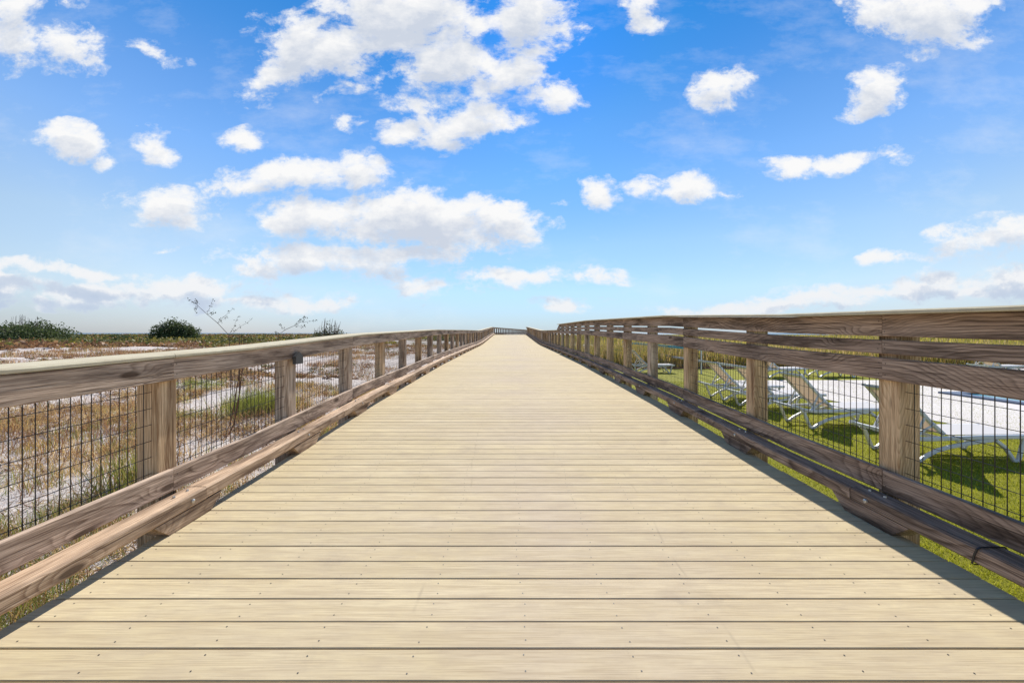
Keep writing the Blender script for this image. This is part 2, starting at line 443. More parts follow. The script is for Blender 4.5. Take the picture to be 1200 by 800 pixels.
# distance from the walkway decides how far the ground cover has closed
sp=N.n('ShaderNodeSeparateXYZ'); N.l(c,sp.inputs[0])
ln=N.n('ShaderNodeVectorMath',operation='LENGTH'); N.l(c,ln.inputs[0])
veg=N.math('MULTIPLY',N.math('SUBTRACT',N.math('ADD',ln.outputs['Value'],N.math('MULTIPLY',N.math('SUBTRACT',s3,.5),50.0)),46.0),.12,clamp=True)
vc=N.ramp(N.noise(N.mapping(c,scale=(.3,1,1)),.16,6,.7),[(.32,(.16,.085,.05)),(.45,(.12,.10,.035)),(.55,(.075,.085,.02)),(.7,(.17,.13,.05))])
col=N.mix(veg,col,vc)
hh=N.math('ADD',N.math('MULTIPLY',s2,.4),N.noise(c,7,4,.6))
N.bsdf(col,.95,N.bump(hh,.7,.05),.1)
me=bpy.data.meshes.new('sand_ground'); me.from_pydata(V,[],F); me.materials.append(N.mat)
me.polygons.foreach_set('use_smooth',[True]*len(me.polygons))
g=bpy.data.objects.new('sand_ground',me); COL.objects.link(g); tag(g,kind='structure')

N=NT('sea_water'); c=N.coord()
N.bsdf((.03,.085,.13),.35,N.bump(N.noise(c,.4,4),.4,.3),.4)
b=MB(); b.poly([(-20000,300,-5.0),(20000,300,-5.0),(20000,24000,-5.0),(-20000,24000,-5.0)]); b.poly([(-20000,-4000,-5.01),(-700,-4000,-5.01),(-700,500,-5.01),(-20000,500,-5.01)])
tag(b.build('sea_water',N.mat,fix=False),kind='structure')

# lawn
N=NT('lawn_turf'); c=N.coord()
t=N.noise(c,70,4,.8); u=N.noise(c,1.2,4)
col=N.mix(N.ramp(t,[(.38,0),(.62,1)]),(.11,.11,.006),(.36,.34,.018))
col=N.mix(N.ramp(u,[(.35,.3),(.65,0)]),col,(.22,.23,.012))
N.bsdf(col,.85,N.bump(t,1.0,.02),.15)
M_lawn=N.mat
b=MB(); b.poly([(2.2,-6,-.485),(34,-6,-.485),(34,19.2,-.485),(2.2,19.2,-.485)])
tag(b.build('lawn',M_lawn,fix=False),kind='structure')

def blades(name,n,pts,hgt,wid,cols,mat,lean=.5,seg=1,z0=None):
    """one mesh of many grass blades; colour attribute per blade"""
    n=len(pts); pts=np.asarray(pts)
    hgt=np.asarray(hgt)*np.ones(n); wid=np.asarray(wid)*np.ones(n)
    az=rng.uniform(0,2*np.pi,n); la=rng.uniform(0,2*np.pi,n); ll=lean*rng.random(n)**.7
    dx=np.cos(az)*wid/2; dy=np.sin(az)*wid/2
    lx=np.cos(la)*ll*hgt; ly=np.sin(la)*ll*hgt; hz=hgt*np.sqrt(np.clip(1-ll**2,.06,1))
    if seg==1:
        v=np.zeros((n,3,3))
        v[:,0]=pts+np.stack([-dx,-dy,0*dx],1); v[:,1]=pts+np.stack([dx,dy,0*dx],1)
        v[:,2]=pts+np.stack([lx,ly,hz],1); k=3
        f=np.arange(n*3).reshape(n,3)
        loops=f.ravel(); starts=np.arange(n)*3; tot=np.full(n,3)
    else:
        v=np.zeros((n,5,3))
        v[:,0]=pts+np.stack([-dx,-dy,0*dx],1); v[:,1]=pts+np.stack([dx,dy,0*dx],1)
        m=pts+np.stack([lx*.42,ly*.42,hz*.6],1)
        v[:,2]=m+np.stack([dx*.8,dy*.8,0*dx],1); v[:,3]=m+np.stack([-dx*.8,-dy*.8,0*dx],1)
        v[:,4]=pts+np.stack([lx,ly,hz],1); k=5
        i=np.arange(n)[:,None]*5
        loops=np.concatenate([i+0,i+1,i+2,i+3,i+3,i+2,i+4],1).ravel()
        starts=(np.arange(n)[:,None]*7+np.array([0,4])).ravel(); tot=np.tile([4,3],n)
    me=bpy.data.meshes.new(name); me.vertices.add(n*k); me.vertices.foreach_set('co',v.ravel())
    me.loops.add(len(loops)); me.loops.foreach_set('vertex_index',loops.astype(np.int32))
    me.polygons.add(len(starts)); me.polygons.foreach_set('loop_start',starts.astype(np.int32)); me.polygons.foreach_set('loop_total',tot.astype(np.int32))
    me.update(); me.validate()
    ca=me.color_attributes.new('tint','FLOAT_COLOR','POINT')
    cc=np.ones((n,k,4)); cc[:,:,:3]=np.asarray(cols)[:,None,:]
    ca.data.foreach_set('color',cc.ravel())
    me.materials.append(mat)
    o=bpy.data.objects.new(name,me); COL.objects.link(o); return o
def leafmat(name,trans=.35,rough=.6):
    N=NT(name); a=N.n('ShaderNodeAttribute',attribute_name='tint')
    p=N.bsdf(a.outputs['Color'],rough,None,.25,finish=False)
    t=N.n('ShaderNodeBsdfTranslucent'); N.l(a.outputs['Color'],t.inputs[0])
    m=N.n('ShaderNodeMixShader'); m.inputs[0].default_value=trans
    N.l(p,m.inputs[1]); N.l(t.outputs[0],m.inputs[2]); N.l(m.outputs[0],N.out.inputs[0]); return N.mat
M_leaf=leafmat('leaf_tint')
def pal(n,cols,p,var=.25):
    cols=np.array(cols); i=rng.choice(len(cols),n,p=p)
    return np.clip(cols[i]*rng.uniform(1-var,1+var,(n,1)),0,1)
# short turf blades close to the railing
n=150000
y=.6+13.4*rng.random(n)**1.7; x=2.36+rng.random(n)*(2.2+y*.75)
P=np.stack([x,y,np.full(n,-.485)],1)
o=blades('turf_blades',n,P,rng.uniform(.018,.036,n),rng.uniform(.003,.006,n)*(1+y/8),pal(n,[(.34,.35,.02),(.50,.48,.04),(.20,.22,.012)],[.45,.3,.25]),M_leaf,.6)
tag(o,'short yellow-green turf blades covering the lawn beside the railing','grass',kind='stuff')

def clump_leaves(cx,cy,cz,rx,ry,rz,n,size,palette,pp,o_=0,flat=.0,rough_=.35):
    """leaf quads filling an uneven dome"""
    u=rng.normal(size=(n,3)); u/=np.linalg.norm(u,axis=1)[:,None]; u[:,2]=np.abs(u[:,2])*1.0-flat
    rad=rng.random(n)**(1/2.6)
    lump=np.array([noise.noise(Vector((a*2.2+o_,b_*2.2,c_*2.2))) + .5*noise.noise(Vector((a*5+o_,b_*5,c_*5))) for a,b_,c_ in u])
    rad=rad*(1+rough_*lump)
    p=np.stack([cx+u[:,0]*rad*rx,cy+u[:,1]*rad*ry,cz+u[:,2]*rad*rz],1)
    return p,size*rng.uniform(.6,1.4,n),pal(n,palette,pp,.3)
def leafmesh(name,P,S_,C,mat,aspect=1.8):
    n=len(P); a=rng.normal(size=(n,3)); a/=np.linalg.norm(a,axis=1)[:,None]
    b_=rng.normal(size=(n,3)); b_-= (a*b_).sum(1)[:,None]*a; b_/=np.linalg.norm(b_,axis=1)[:,None]
    S_=S_[:,None]; v=np.zeros((n,4,3))
    v[:,0]=P-a*S_*aspect/2; v[:,1]=P+b_*S_/2; v[:,2]=P+a*S_*aspect/2; v[:,3]=P-b_*S_/2
    me=bpy.data.meshes.new(name); me.vertices.add(n*4); me.vertices.foreach_set('co',v.ravel())
    me.loops.add(n*4); me.loops.foreach_set('vertex_index',np.arange(n*4,dtype=np.int32))
    me.polygons.add(n); me.polygons.foreach_set('loop_start',(np.arange(n)*4).astype(np.int32)); me.polygons.foreach_set('loop_total',np.full(n,4,dtype=np.int32))
    me.update(); me.validate()
    ca=me.color_attributes.new('tint','FLOAT_COLOR','POINT'); cc=np.ones((n,4,4)); cc[:,:,:3]=C[:,None,:]; ca.data.foreach_set('color',cc.ravel())
    me.materials.append(mat); o=bpy.data.objects.new(name,me); COL.objects.link(o); return o
# dry weeds on the sand
def nz(x,y,s,o=0): return np.array([noise.noise(Vector((a*s,b*s,o))) for a,b in zip(x,y)])
def tuft_field(nt,xr_,yr_,thr,scale,o_,per,hg,wd,palette,pp,spread):
    x=rng.uniform(*xr_,nt); yy=yr_[0]+(yr_[1]-yr_[0])*rng.random(nt)**1.25
    m=nz(x,yy,scale,o_)>thr; x=x[m]; yy=yy[m]
    k=len(x); X=np.repeat(x,per)+rng.normal(0,spread,k*per); Y=np.repeat(yy,per)+rng.normal(0,spread,k*per)
    ok=X<-2.3; X=X[ok]; Y=Y[ok]
    hs=np.repeat(rng.uniform(.5,1.2,k),per)[ok]
    Z=np.array([gz(a,b_) for a,b_ in zip(X,Y)])-.01
    n=len(X)
    tc=np.repeat(pal(k,palette,pp,.2),per,axis=0)[ok]*rng.uniform(.7,1.3,(n,1))
    w=wd*(1+np.hypot(X,Y)/14)
    return np.stack([X,Y,Z],1),hg*hs*rng.uniform(.5,1.1,n),w,np.clip(tc,0,1)
DRY=[(.54,.36,.13),(.26,.13,.06),(.68,.50,.22),(.26,.28,.06)]
sets=[tuft_field(3600,(-9,-2.35),(.4,12),-.02,.75,3,16,.24,.0042,DRY,[.36,.27,.2,.17],.08),
      tuft_field(900,(-4.6,-2.35),(.2,4.2),-.3,.9,8,14,.27,.0035,[(.24,.27,.05),(.42,.30,.14),(.16,.2,.03)],[.4,.35,.25],.07),
      tuft_field(11000,(-34,-4),(4,38),-.05,.22,5,12,.34,.0045,[(.34,.18,.08),(.48,.31,.14),(.22,.10,.055),(.28,.25,.07)],[.4,.3,.2,.1],.16)]
o=blades('dry_grass',0,np.concatenate([s[0] for s in sets]),np.concatenate([s[1] for s in sets]),np.concatenate([s[2] for s in sets]),np.concatenate([s[3] for s in sets]),M_leaf,.97,2)
tag(o,'sparse dry tan and reddish weeds growing through the white sand','grass',kind='stuff')
Ps=[];Ss=[];Cs=[]
for k in range(3400):
    xx=-2.5-random.random()**1.2*8; yy=.4+random.random()**1.1*14
    q=noise.noise(Vector((xx*.5,yy*.5,11)))
    if q<-.02: continue
    s_=random.uniform(.07,.2); green=noise.noise(Vector((xx*.4,yy*.4,21)))>.42
    p,qq,c_=clump_leaves(xx,yy,gz(xx,yy)-.02,s_*1.3,s_*1.3,s_*1.1,46,.0048*(1+yy/9),random.choice([[(.24,.27,.05),(.34,.30,.08),(.15,.18,.03)]] if green else [[(.48,.30,.12),(.28,.15,.07),(.58,.40,.16)],[(.22,.11,.06),(.15,.07,.04),(.38,.24,.12)],[(.66,.48,.22),(.50,.34,.13),(.34,.20,.09)]]),[.4,.35,.25],xx)
    Ps.append(p);Ss.append(qq);Cs.append(c_)
o=leafmesh('twiggy_weeds',np.concatenate(Ps),np.concatenate(Ss),np.concatenate(Cs),M_leaf,11)
tag(o,'tangled brown and golden twiggy weeds on the sand beside the left railing','weeds',kind='stuff')
# fallen twigs lying on the sand
n=16000
x=-2.25-rng.random(n)**1.5*9; y=.2+rng.random(n)*13
P=np.stack([x,y,np.array([gz(a,b_) for a,b_ in zip(x,y)])+.006],1)
o=blades('sand_litter',n,P,rng.uniform(.03,.16,n),rng.uniform(.002,.005,n),pal(n,[(.16,.08,.04),(.30,.2,.12),(.07,.04,.03)],[.5,.3,.2]),M_leaf,1.1,2)
tag(o,'fallen twigs and dead stems littering the sand','twigs',kind='stuff')

M_stem=plain('stem_bark',(.10,.07,.05),.9)
def at(px,d,py=None):
    X=(px-597)*d/466.7
    return X if py is None else (X,1.227-(py-389.5)*d/466.7)
def bush(px,d,w,h,label,pal_=None,n=5000,leaf=.09,lobes=5,o_=0,zoff=0,twigs=0):
    x=at(px,d); z=gz(x,d)+zoff-.05
    r=tag(empty('bush',(x,d,z)),label,'bush')
    pl=pal_ or [(.06,.085,.028),(.10,.13,.045),(.14,.16,.08)]
    Ps=[];Ss=[];Cs=[]
    for k in range(lobes):
        t=(k+.5)/lobes-.5
        hh=h*(1-1.3*t*t)*random.uniform(.82,1.08)
        p,s_,c_=clump_leaves(t*w*.75,random.uniform(-.2,.2)*w,0,w*.30,w*.3,hh,n//lobes,leaf,pl,[.45,.35,.2],o_+k*3)
        Ps.append(p);Ss.append(s_);Cs.append(c_)
    fo=leafmesh('foliage',np.concatenate(Ps),np.concatenate(Ss),np.concatenate(Cs),M_leaf); fo.parent=r
    b=MB()
    for k in range(7):
        a=random.uniform(0,6.28); q=random.uniform(.15,.4)*w
        b.tube([(0,0,-.1),(math.cos(a)*q*.4,math.sin(a)*q*.4,h*.4),(math.cos(a)*q,math.sin(a)*q,h*.75)],[.05*h/2,.03*h/2,.01],6)
    for k in range(twigs):
        t=random.uniform(-.42,.3)*w; hh=h*(1-1.2*(t/w)**2)
        b.tube([(t,0,hh*.6),(t+random.uniform(-.1,.3),0,hh*random.uniform(1.05,1.28))],[.02,.008],5)
    b.build('stem',M_stem,r)
    return r
bush(203,52,4.7,2.8,'dark rounded evergreen bush standing alone on the dune horizon',n=9000,leaf=.13,lobes=5,o_=1)
bush(26,46,8.4,2.5,'wide dark green bush with twiggy top at the far left of the dunes',n=11000,leaf=.12,lobes=7,o_=30,twigs=34)
bush(383,30,2.5,1.95,'small feathery green shrub showing just above the left railing cap',[(.07,.09,.035),(.11,.12,.05),(.05,.06,.03)],n=4200,leaf=.07,lobes=4,o_=50,twigs=22)
bush(135,60,4.2,.85,'low dark green bush between the two large dune bushes',n=2600,leaf=.12,lobes=3,o_=70)
# low scrub closing over the dunes (mass)
n=5200
ang=rng.uniform(R(-62),R(10),n); d=42+rng.random(n)**1.7*270
x=d*np.sin(ang)/1.0; y=d*np.cos(ang)
m=(x<-5)&(y>20); x=x[m];y=y[m];d=d[m]
Ps=[];Ss=[];Cs=[]
types=[[(.24,.12,.06),(.33,.19,.09),(.18,.10,.055)],[(.17,.155,.04),(.24,.20,.06),(.12,.115,.03)],[(.33,.26,.04),(.27,.23,.04),(.15,.15,.03)],[(.07,.085,.028),(.11,.12,.04),(.13,.12,.05)]]
for a,b_,dd in zip(x,y,d):
    if noise.noise(Vector((a*.05,b_*.05,2)))<-.30 and dd<75: continue
    q_=noise.noise(Vector((a*.045,b_*.03,5)))+.35*noise.noise(Vector((a*.2,b_*.15,8))); ty=types[0 if q_<-.10 else (1 if q_<.13 else (3 if q_<.33 else 2))] if random.random()<.8 else types[rng.choice(4)]; s_=random.uniform(.5,1.4)*(1+dd/200); k=int(46 if dd<120 else 26)
    p,q,c_=clump_leaves(a,b_,gz(a,b_)-.1,s_*1.2,s_*1.0,min(.62,s_*random.uniform(.28,.5)),k,.13*(1+dd/120),ty,[.4,.35,.25],a)
    Ps.append(p);Ss.append(q);Cs.append(c_)
o=leafmesh('dune_scrub',np.concatenate(Ps),np.concatenate(Ss),np.concatenate(Cs),M_leaf,1.5)
tag(o,'low brown, yellow and green scrub spreading over the dunes to the horizon','scrub',kind='stuff')
# scattered weed clumps on the open sand nearer by
Ps=[];Ss=[];Cs=[]
for k in range(1500):
    dd=14+random.random()**.9*34; a=R(random.uniform(-64,-8)); xx=dd*math.sin(a); yy=dd*math.cos(a)
    if xx>-6 or noise.noise(Vector((xx*.16,yy*.16,7)))<-.15: continue
    s_=random.uniform(.10,.30)
    p,q,c_=clump_leaves(xx,yy,gz(xx,yy)-.03,s_*1.5,s_*1.2,s_,60,.035,random.choice([types[0],types[0],[(.22,.14,.10),(.3,.2,.14),(.15,.1,.08)],types[1]]),[.4,.35,.25],xx)
    Ps.append(p);Ss.append(q);Cs.append(c_)
o=leafmesh('dune_weeds',np.concatenate(Ps),np.concatenate(Ss),np.concatenate(Cs),M_leaf,2.6)
tag(o,'small brown weed clumps dotted over the open white sand','weeds',kind='stuff')

# green weed clump seen through the wire, left
def weed(px,py,d,h,w,label,cols,n=500):
    x,z=at(px,d,py); z=gz(x,d)
    Pt=np.stack([rng.normal(0,w/3,n),rng.normal(0,w/3,n),np.zeros(n)-.02],1)
    o=blades('weed_clump',n,Pt,rng.uniform(.4,1,n)*h,.008,pal(n,cols,[.5,.5],.3),M_leaf,.6,2)
    o.location=(x,d,z); return tag(o,label,'weed')
weed(306,486,7.9,.60,.85,'bright green weed clump seen through the wire beyond the second bay',[(.24,.27,.05),(.36,.35,.08)],1500)
weed(156,470,4.3,.60,.4,'tall green weed rising behind the nearest left post',[(.26,.27,.06),(.42,.33,.12)],240)

# wispy dry stalks above the left rail
def stalk(px0,py0,pts,d,label):
    b=MB(); W=[]
    for px,py in pts:
        x,z=at(px,d,py); W.append((x,d,z))
    x0,z0=W[0][0]+.12,gz(W[0][0],d)
    r=tag(empty('tall_stalk',(x0,d,z0)),label,'dry plant')
    loc=[(0,0,0)]+[(a-x0,0,c_-z0) for a,_,c_ in W]
    b.tube(loc,[.008]+[max(.0025,.007-.001*i) for i in range(len(W))],5)
    L=MB()
    def sprig(p,dx,dz,ln):
        q=[p]; 
        for k in range(4):
            q.append((q[-1][0]+dx*ln/4+random.uniform(-.02,.02),q[-1][1]+random.uniform(-.03,.03),q[-1][2]+dz*ln/4+random.uniform(-.02,.02)))
        b.tube(q,[.0035,.003,.0028,.0022,.002],4)
        for t in q[1:]:
            for _ in range(3):
                c_=Vector(t)+Vector((random.uniform(-.035,.035),random.uniform(-.03,.03),random.uniform(-.035,.035)))
                e=Vector((random.uniform(-1,1),random.uniform(-.5,.5),random.uniform(-1,1))).normalized(); f_=e.cross(Vector((0,1,.3))).normalized()
                s_=random.uniform(.012,.024)
                L.poly([c_-e*s_,c_+f_*s_*.5,c_+e*s_,c_-f_*s_*.5])
    return r,b,L,loc,sprig
r,b,L,loc,sprig=stalk(0,0,[(268,392),(255,378),(243,368),(232,358)],9.0,'tall leaning wispy stalk with tiny leaves against the sky above the left railing')
for t,dx,dz,ln in ((2,.9,.8,.35),(2,.5,.35,.4),(3,.15,1,.35),(4,-.9,.6,.2),(4,.2,.9,.15),(4,-.4,-.6,.15),(3,.9,.5,.15)):
    sprig(loc[t] if t<len(loc) else loc[-1],dx,dz,ln)
sprig((loc[1][0]+.0,0,loc[1][2]),.55,1.0,.42); sprig((loc[1][0]+.05,0,loc[1][2]),.9,.75,.5)
b.build('stem',M_stem,r); M_sl=plain('sparse_leaf',(.07,.075,.03),.7); L.build('leaves',M_sl,r,fix=False)
r,b,L,loc,sprig=stalk(0,0,[(326,392),(334,386),(345,381),(352,377)],9.5,'low arching wispy branch with tiny leaves beside the small shrub')
for t,dx,dz,ln in ((2,-.6,.8,.15),(3,.6,.7,.3),(4,1,.05,.35),(4,.7,.5,.2),(3,1,-.1,.3),(1,-.7,.4,.12)):
    sprig(loc[t],dx,dz,ln)
b.build('stem',M_stem,r); L.build('leaves',M_sl,r,fix=False)
# brown dead vine behind the second bay
b=MB(); d=6.3
for off in (0,.035,.02):
    pts=[]
    for px,py in ((281,392),(280,430),(278,455),(275,478),(270,497),(262,515)):
        x,z=at(px+off*60+random.uniform(-1.5,1.5),d,py); pts.append((x,d+off+random.uniform(-.02,.02),z))
    b.tube(pts,[.005,.006,.008,.009,.008,.005],5)
o=b.build('dead_vine',plain('vine_bark',(.17,.085,.045),.9)); tag(o,'brown dead vine curving down behind the wire of the second bay','vine')

# ------------------------------------------------------------------ pool side
N=NT('pool_concrete'); c=N.coord()
bk=N.n('ShaderNodeTexBrick'); bk.offset=.5; N.l(N.mapping(c,scale=(1,1,1)),bk.inputs['Vector'])
bk.inputs['Scale'].default_value=1.0; bk.inputs['Brick Width'].default_value=1.2; bk.inputs['Row Height'].default_value=1.2; bk.inputs['Mortar Size'].default_value=.012; bk.inputs['Color1'].default_value=(.62,.565,.53,1); bk.inputs['Color2'].default_value=(.67,.62,.58,1); bk.inputs['Mortar'].default_value=(.56,.51,.48,1)
N.bsdf(N.mix(.12,bk.outputs[0],N.noise(c,1.5,4),'MULTIPLY'),.9,None,.05)
b=MB(); b.poly([(8.5,1,-.470),(34,1,-.470),(34,14.3,-.470),(7.7,14.3,-.470),(8.2,9,-.470)]); b.poly([(8.5,1,-.49),(8.2,9,-.49),(8.2,9,-.47),(8.5,1,-.47)])
tag(b.build('pool_deck',N.mat,fix=False),kind='structure')
N=NT('pool_water'); c=N.coord(); N.bsdf((.02,.30,.42),.08,N.bump(N.noise(c,3,3),.25,.04),.5)
b=MB(); b.poly([(12.35,3,-.45),(22,3,-.45),(22,10.9,-.45),(12.35,10.9,-.45)]); tag(b.build('pool_water',N.mat,fix=False),kind='structure')
b=MB(); M_cop=plain('pool_coping_shaded',(.10,.13,.19),.6)  # dark blue stands in for the shadow line along the pool edge
for q in ((12.05,12.34,2.7,11.2),(22.01,22.3,2.7,11.2),(12.341,22.009,10.91,11.2),(12.341,22.009,2.7,2.99)): b.box(*q,-.469,-.42)
tag(b.build('pool_coping_shaded',M_cop),'coping around the swimming pool, coloured dark blue for the shadow at its edge','pool edge')
# lounger
M_frame=plain('white_resin',(.68,.68,.68),.35,.5,var=.06,scale=3)
def sling(name,col,trans):
    N=NT(name); c=N.coord(); w=N.n('ShaderNodeTexWave',wave_type='BANDS',bands_direction='Y'); w.inputs['Scale'].default_value=14; N.l(c,w.inputs[0])
    cc=N.mix(N.math('MULTIPLY',w.outputs['Fac'],.15),(*col,1),tuple(x*.7 for x in col)+(1,))
    p=N.bsdf(cc,.8,None,.2,finish=False); t=N.n('ShaderNodeBsdfTranslucent'); N.l(cc,t.inputs[0])
    m=N.n('ShaderNodeMixShader'); m.inputs[0].default_value=trans; N.l(p,m.inputs[1]); N.l(t.outputs[0],m.inputs[2]); N.l(m.outputs[0],N.out.inputs[0]); return N.mat
M_sb=sling('tan_sling',(.80,.68,.56),.55); M_ss=sling('white_sling',(.60,.575,.56),.15)
def make_lounger(loc):
    r=empty('sun_lounger',loc); W=.66
    for y in (0,W-.045):
        b=MB(); b.flatbar([(-.02,.405),(.05,.385),(.16,.345),(.30,.315),(.46,.305),(.75,.315),(1.2,.33),(1.88,.34)],y,y+.045,.055); b.build('side_rail',M_frame,r)
        b=MB(); b.flatbar([(.14,.335),(.20,.27),(.25,.14),(.29,.045),(.315,.012),(.37,.02),(.46,.085),(.60,.155),(.78,.205),(1.05,.255),(1.35,.295)],y+.002,y+.043,.05); b.build('leg',M_frame,r)
        b=MB(); b.flatbar([(1.76,.32),(1.73,.2),(1.70,.08),(1.68,.014),(1.63,.014),(1.58,.09),(1.5,.2),(1.38,.29)],y+.002,y+.043,.045); b.build('leg',M_frame,r)
    for x,z in ((.03,.385),(1.86,.34),(.31,.30),(.72,.30)):
        b=MB(); b.box(x-.02,x+.02,.046,W-.046,z-.018,z+.018); b.build('crossbar',M_frame,r)
    # seat
    b=MB(); b.loft([[(.76,y,.352),(1.82,y,.364),(1.82,y,.370),(.76,y,.358)] for y in (.047,W-.047)]); b.build('seat',M_ss,r)
    # backrest from hinge (.72,.36) up to (.15,.97)
    bk=empty('backrest',(0,0,0)); bk.parent=r
    hx,hz,tx,tz=.74,.36,.17,.95
    pts=[(hx,hz),(hx+(tx-hx)*.3,hz+(tz-hz)*.26),(hx+(tx-hx)*.65,hz+(tz-hz)*.62),(tx+.03,tz-.03),(tx,tz)]
    b=MB()
    for y in (.048,W-.092): b.flatbar(pts,y,y+.044,.05)
    b.flatbar([(tx+.04,tz-.045),(tx+.0,tz+.0),(tx-.045,tz+.005)],.048,W-.048,.035); b.build('back_frame',M_frame,bk)
    b=MB(); ss=[(a-.004,c_+.004) for a,c_ in pts]
    b.loft([[ (a,y,c_) for a,c_ in ss[:-1]]+[(a+.006,y,c_+.002) for a,c_ in reversed(ss[:-1])] for y in (.093,W-.093)]); b.build('back_sling',M_sb,bk)
    for y in (.02,W-.045):
        b=MB(); b.flatbar([(.50,.62),(.40,.42),(.36,.33)],y+.03,y+.055,.03); b.build('prop_arm',M_frame,r)
        b=MB(); b.flatbar([(.36,.33),(.47,.43),(.60,.50)],y+.01,y+.029,.026); b.build('prop_arm',M_frame,r)
    return r
G='white sun loungers on the lawn'
la=[(5.06,5.25,'nearest white sun lounger behind the first right post'),
    (5.08,7.1,'white sun lounger with tan back just left of the first right post'),
    (5.10,8.75,'white sun lounger mostly hidden behind the second right post'),
    (5.12,10.1,'white sun lounger with tan back just left of the second right post'),
    (5.12,16.9,'distant white sun lounger seen on edge beside the fifth right post')]
lb=[(9.6,15.2,'white sun lounger on the grass beyond the pool deck, above the second-bay lounger'),
    (11.6,15.3,'white sun lounger on the grass beyond the pool deck, further right')]
lc=[(19.5,16.3,'white sun lounger behind the pool seen in the gap between the right rails, left one'),
    (22.6,16.8,'white sun lounger behind the pool seen in the gap between the right rails, right one')]
first=None
for x,y,lab in la+lb+lc:
    o=make_lounger((x,y,-.485)) if first is None else copy_tree(first)
    if first is None: first=o
    o.location=(x,y,-.485); tag(o,lab,'sun lounger',G)
    o.rotation_euler=(0,0,R(random.uniform(-2.5,2.5)))

# low rail behind the lawn: teal top bar, white lower bar
fr2=tag(empty('pool_rail',(8.0,10.5,-.485)),'low rail with teal top bar and white lower bar in front of the reeds','rail fence')
M_teal=plain('teal_paint',(.06,.42,.52),.4)
y0,y1=12.6,26
b=MB(); b.box(-.02,.02,y0-10.5,y1-10.5,.97,1.09); b.build('top_bar',M_teal,fr2)
b=MB(); b.box(-.02,.02,y0-10.5,y1-10.5,.50,.58); b.build('lower_bar',M_frame,fr2)
for y in (y0,16.6,20.6,25.9):
    b=MB(); b.box(-.019,.019,y-10.5-.019,y-10.5+.019,0,.979 if y!=y0 else .979); b.build('post',M_frame,fr2)
# reeds
n=26000
x=3.2+rng.random(n)*34; y=19.4+rng.random(n)**1.3*7
P=np.stack([x,y,np.full(n,-.5)],1); hh=rng.uniform(.6,1.25,n)*(1+.25*nz(x,y,.4,3)+.0*x)
o=blades('tall_reeds',n,P,hh*1.04,rng.uniform(.02,.05,n),pal(n,[(.54,.40,.12),(.40,.34,.08),(.58,.42,.22),(.22,.22,.05)],[.3,.27,.2,.23],.3),M_leaf,.35,2)
tag(o,'golden and yellow-green reeds growing behind the lawn','reeds',kind='stuff')
n=16000; x=-1+rng.random(n)*120; y=27+rng.random(n)*90; m=x>2.7+.0*y; x=x[m];y=y[m]; n=len(x)
P=np.stack([x,y,np.array([gz(a,b_) for a,b_ in zip(x,y)])],1)
o=blades('marsh_grass',n,P,rng.uniform(.5,1.0,n),rng.uniform(.06,.2,n),pal(n,[(.50,.40,.08),(.36,.32,.06),(.5,.36,.15)],[.4,.3,.3],.3),M_leaf,.5,2)
tag(o,'yellow marsh grass beyond the reeds on the right of the boardwalk','grass',kind='stuff')
# mulch strip
b=MB(); b.box(3.2,36,19.0,19.5,-.52,-.455); tag(b.build('mulch_bed',plain('red_mulch',(.22,.08,.05),.95,var=.5,scale=25)),kind='structure')

# ------------------------------------------------------------------ light, sky
EL,AZ=R(39.5),R(4.7)
sd=bpy.data.lights.new('sun','SUN'); sd.energy=5.0; sd.angle=R(.5); sd.color=(1,.955,.88)
so=bpy.data.objects.new('sun',sd); COL.objects.link(so)
dirv=Vector((math.sin(AZ)*math.cos(EL),math.cos(AZ)*math.cos(EL),math.sin(EL)))
so.rotation_euler=dirv.to_track_quat('Z','Y').to_euler()

W=bpy.data.worlds.new('World'); S.world=W; W.use_nodes=True; wt=W.node_tree; wt.nodes.clear()
class WN(NT):
    def __init__(s,t): s.t=t
N=WN(wt); out=N.n('ShaderNodeOutputWorld'); bg=N.n('ShaderNodeBackground'); N.l(bg.outputs[0],out.inputs[0])
sky=N.n('ShaderNodeTexSky',sky_type='NISHITA'); sky.sun_disc=False; sky.sun_elevation=EL; sky.sun_rotation=AZ
sky.air_density=1.0; sky.dust_density=.15; sky.ozone_density=2.2; sky.altitude=0
tc=N.n('ShaderNodeTexCoord'); D_=tc.outputs['Generated']
sp=N.n('ShaderNodeSeparateXYZ'); N.l(D_,sp.inputs[0])
yy=N.math('MAXIMUM',sp.outputs[1],.02)
u=N.math('DIVIDE',sp.outputs[0],yy); v=N.math('DIVIDE',sp.outputs[2],yy)
front=N.math('MULTIPLY',N.math('SUBTRACT',sp.outputs[1],.06),8.0,clamp=True)
uv=N.n('ShaderNodeCombineXYZ'); N.l(u,uv.inputs[0]); N.l(v,uv.inputs[1])
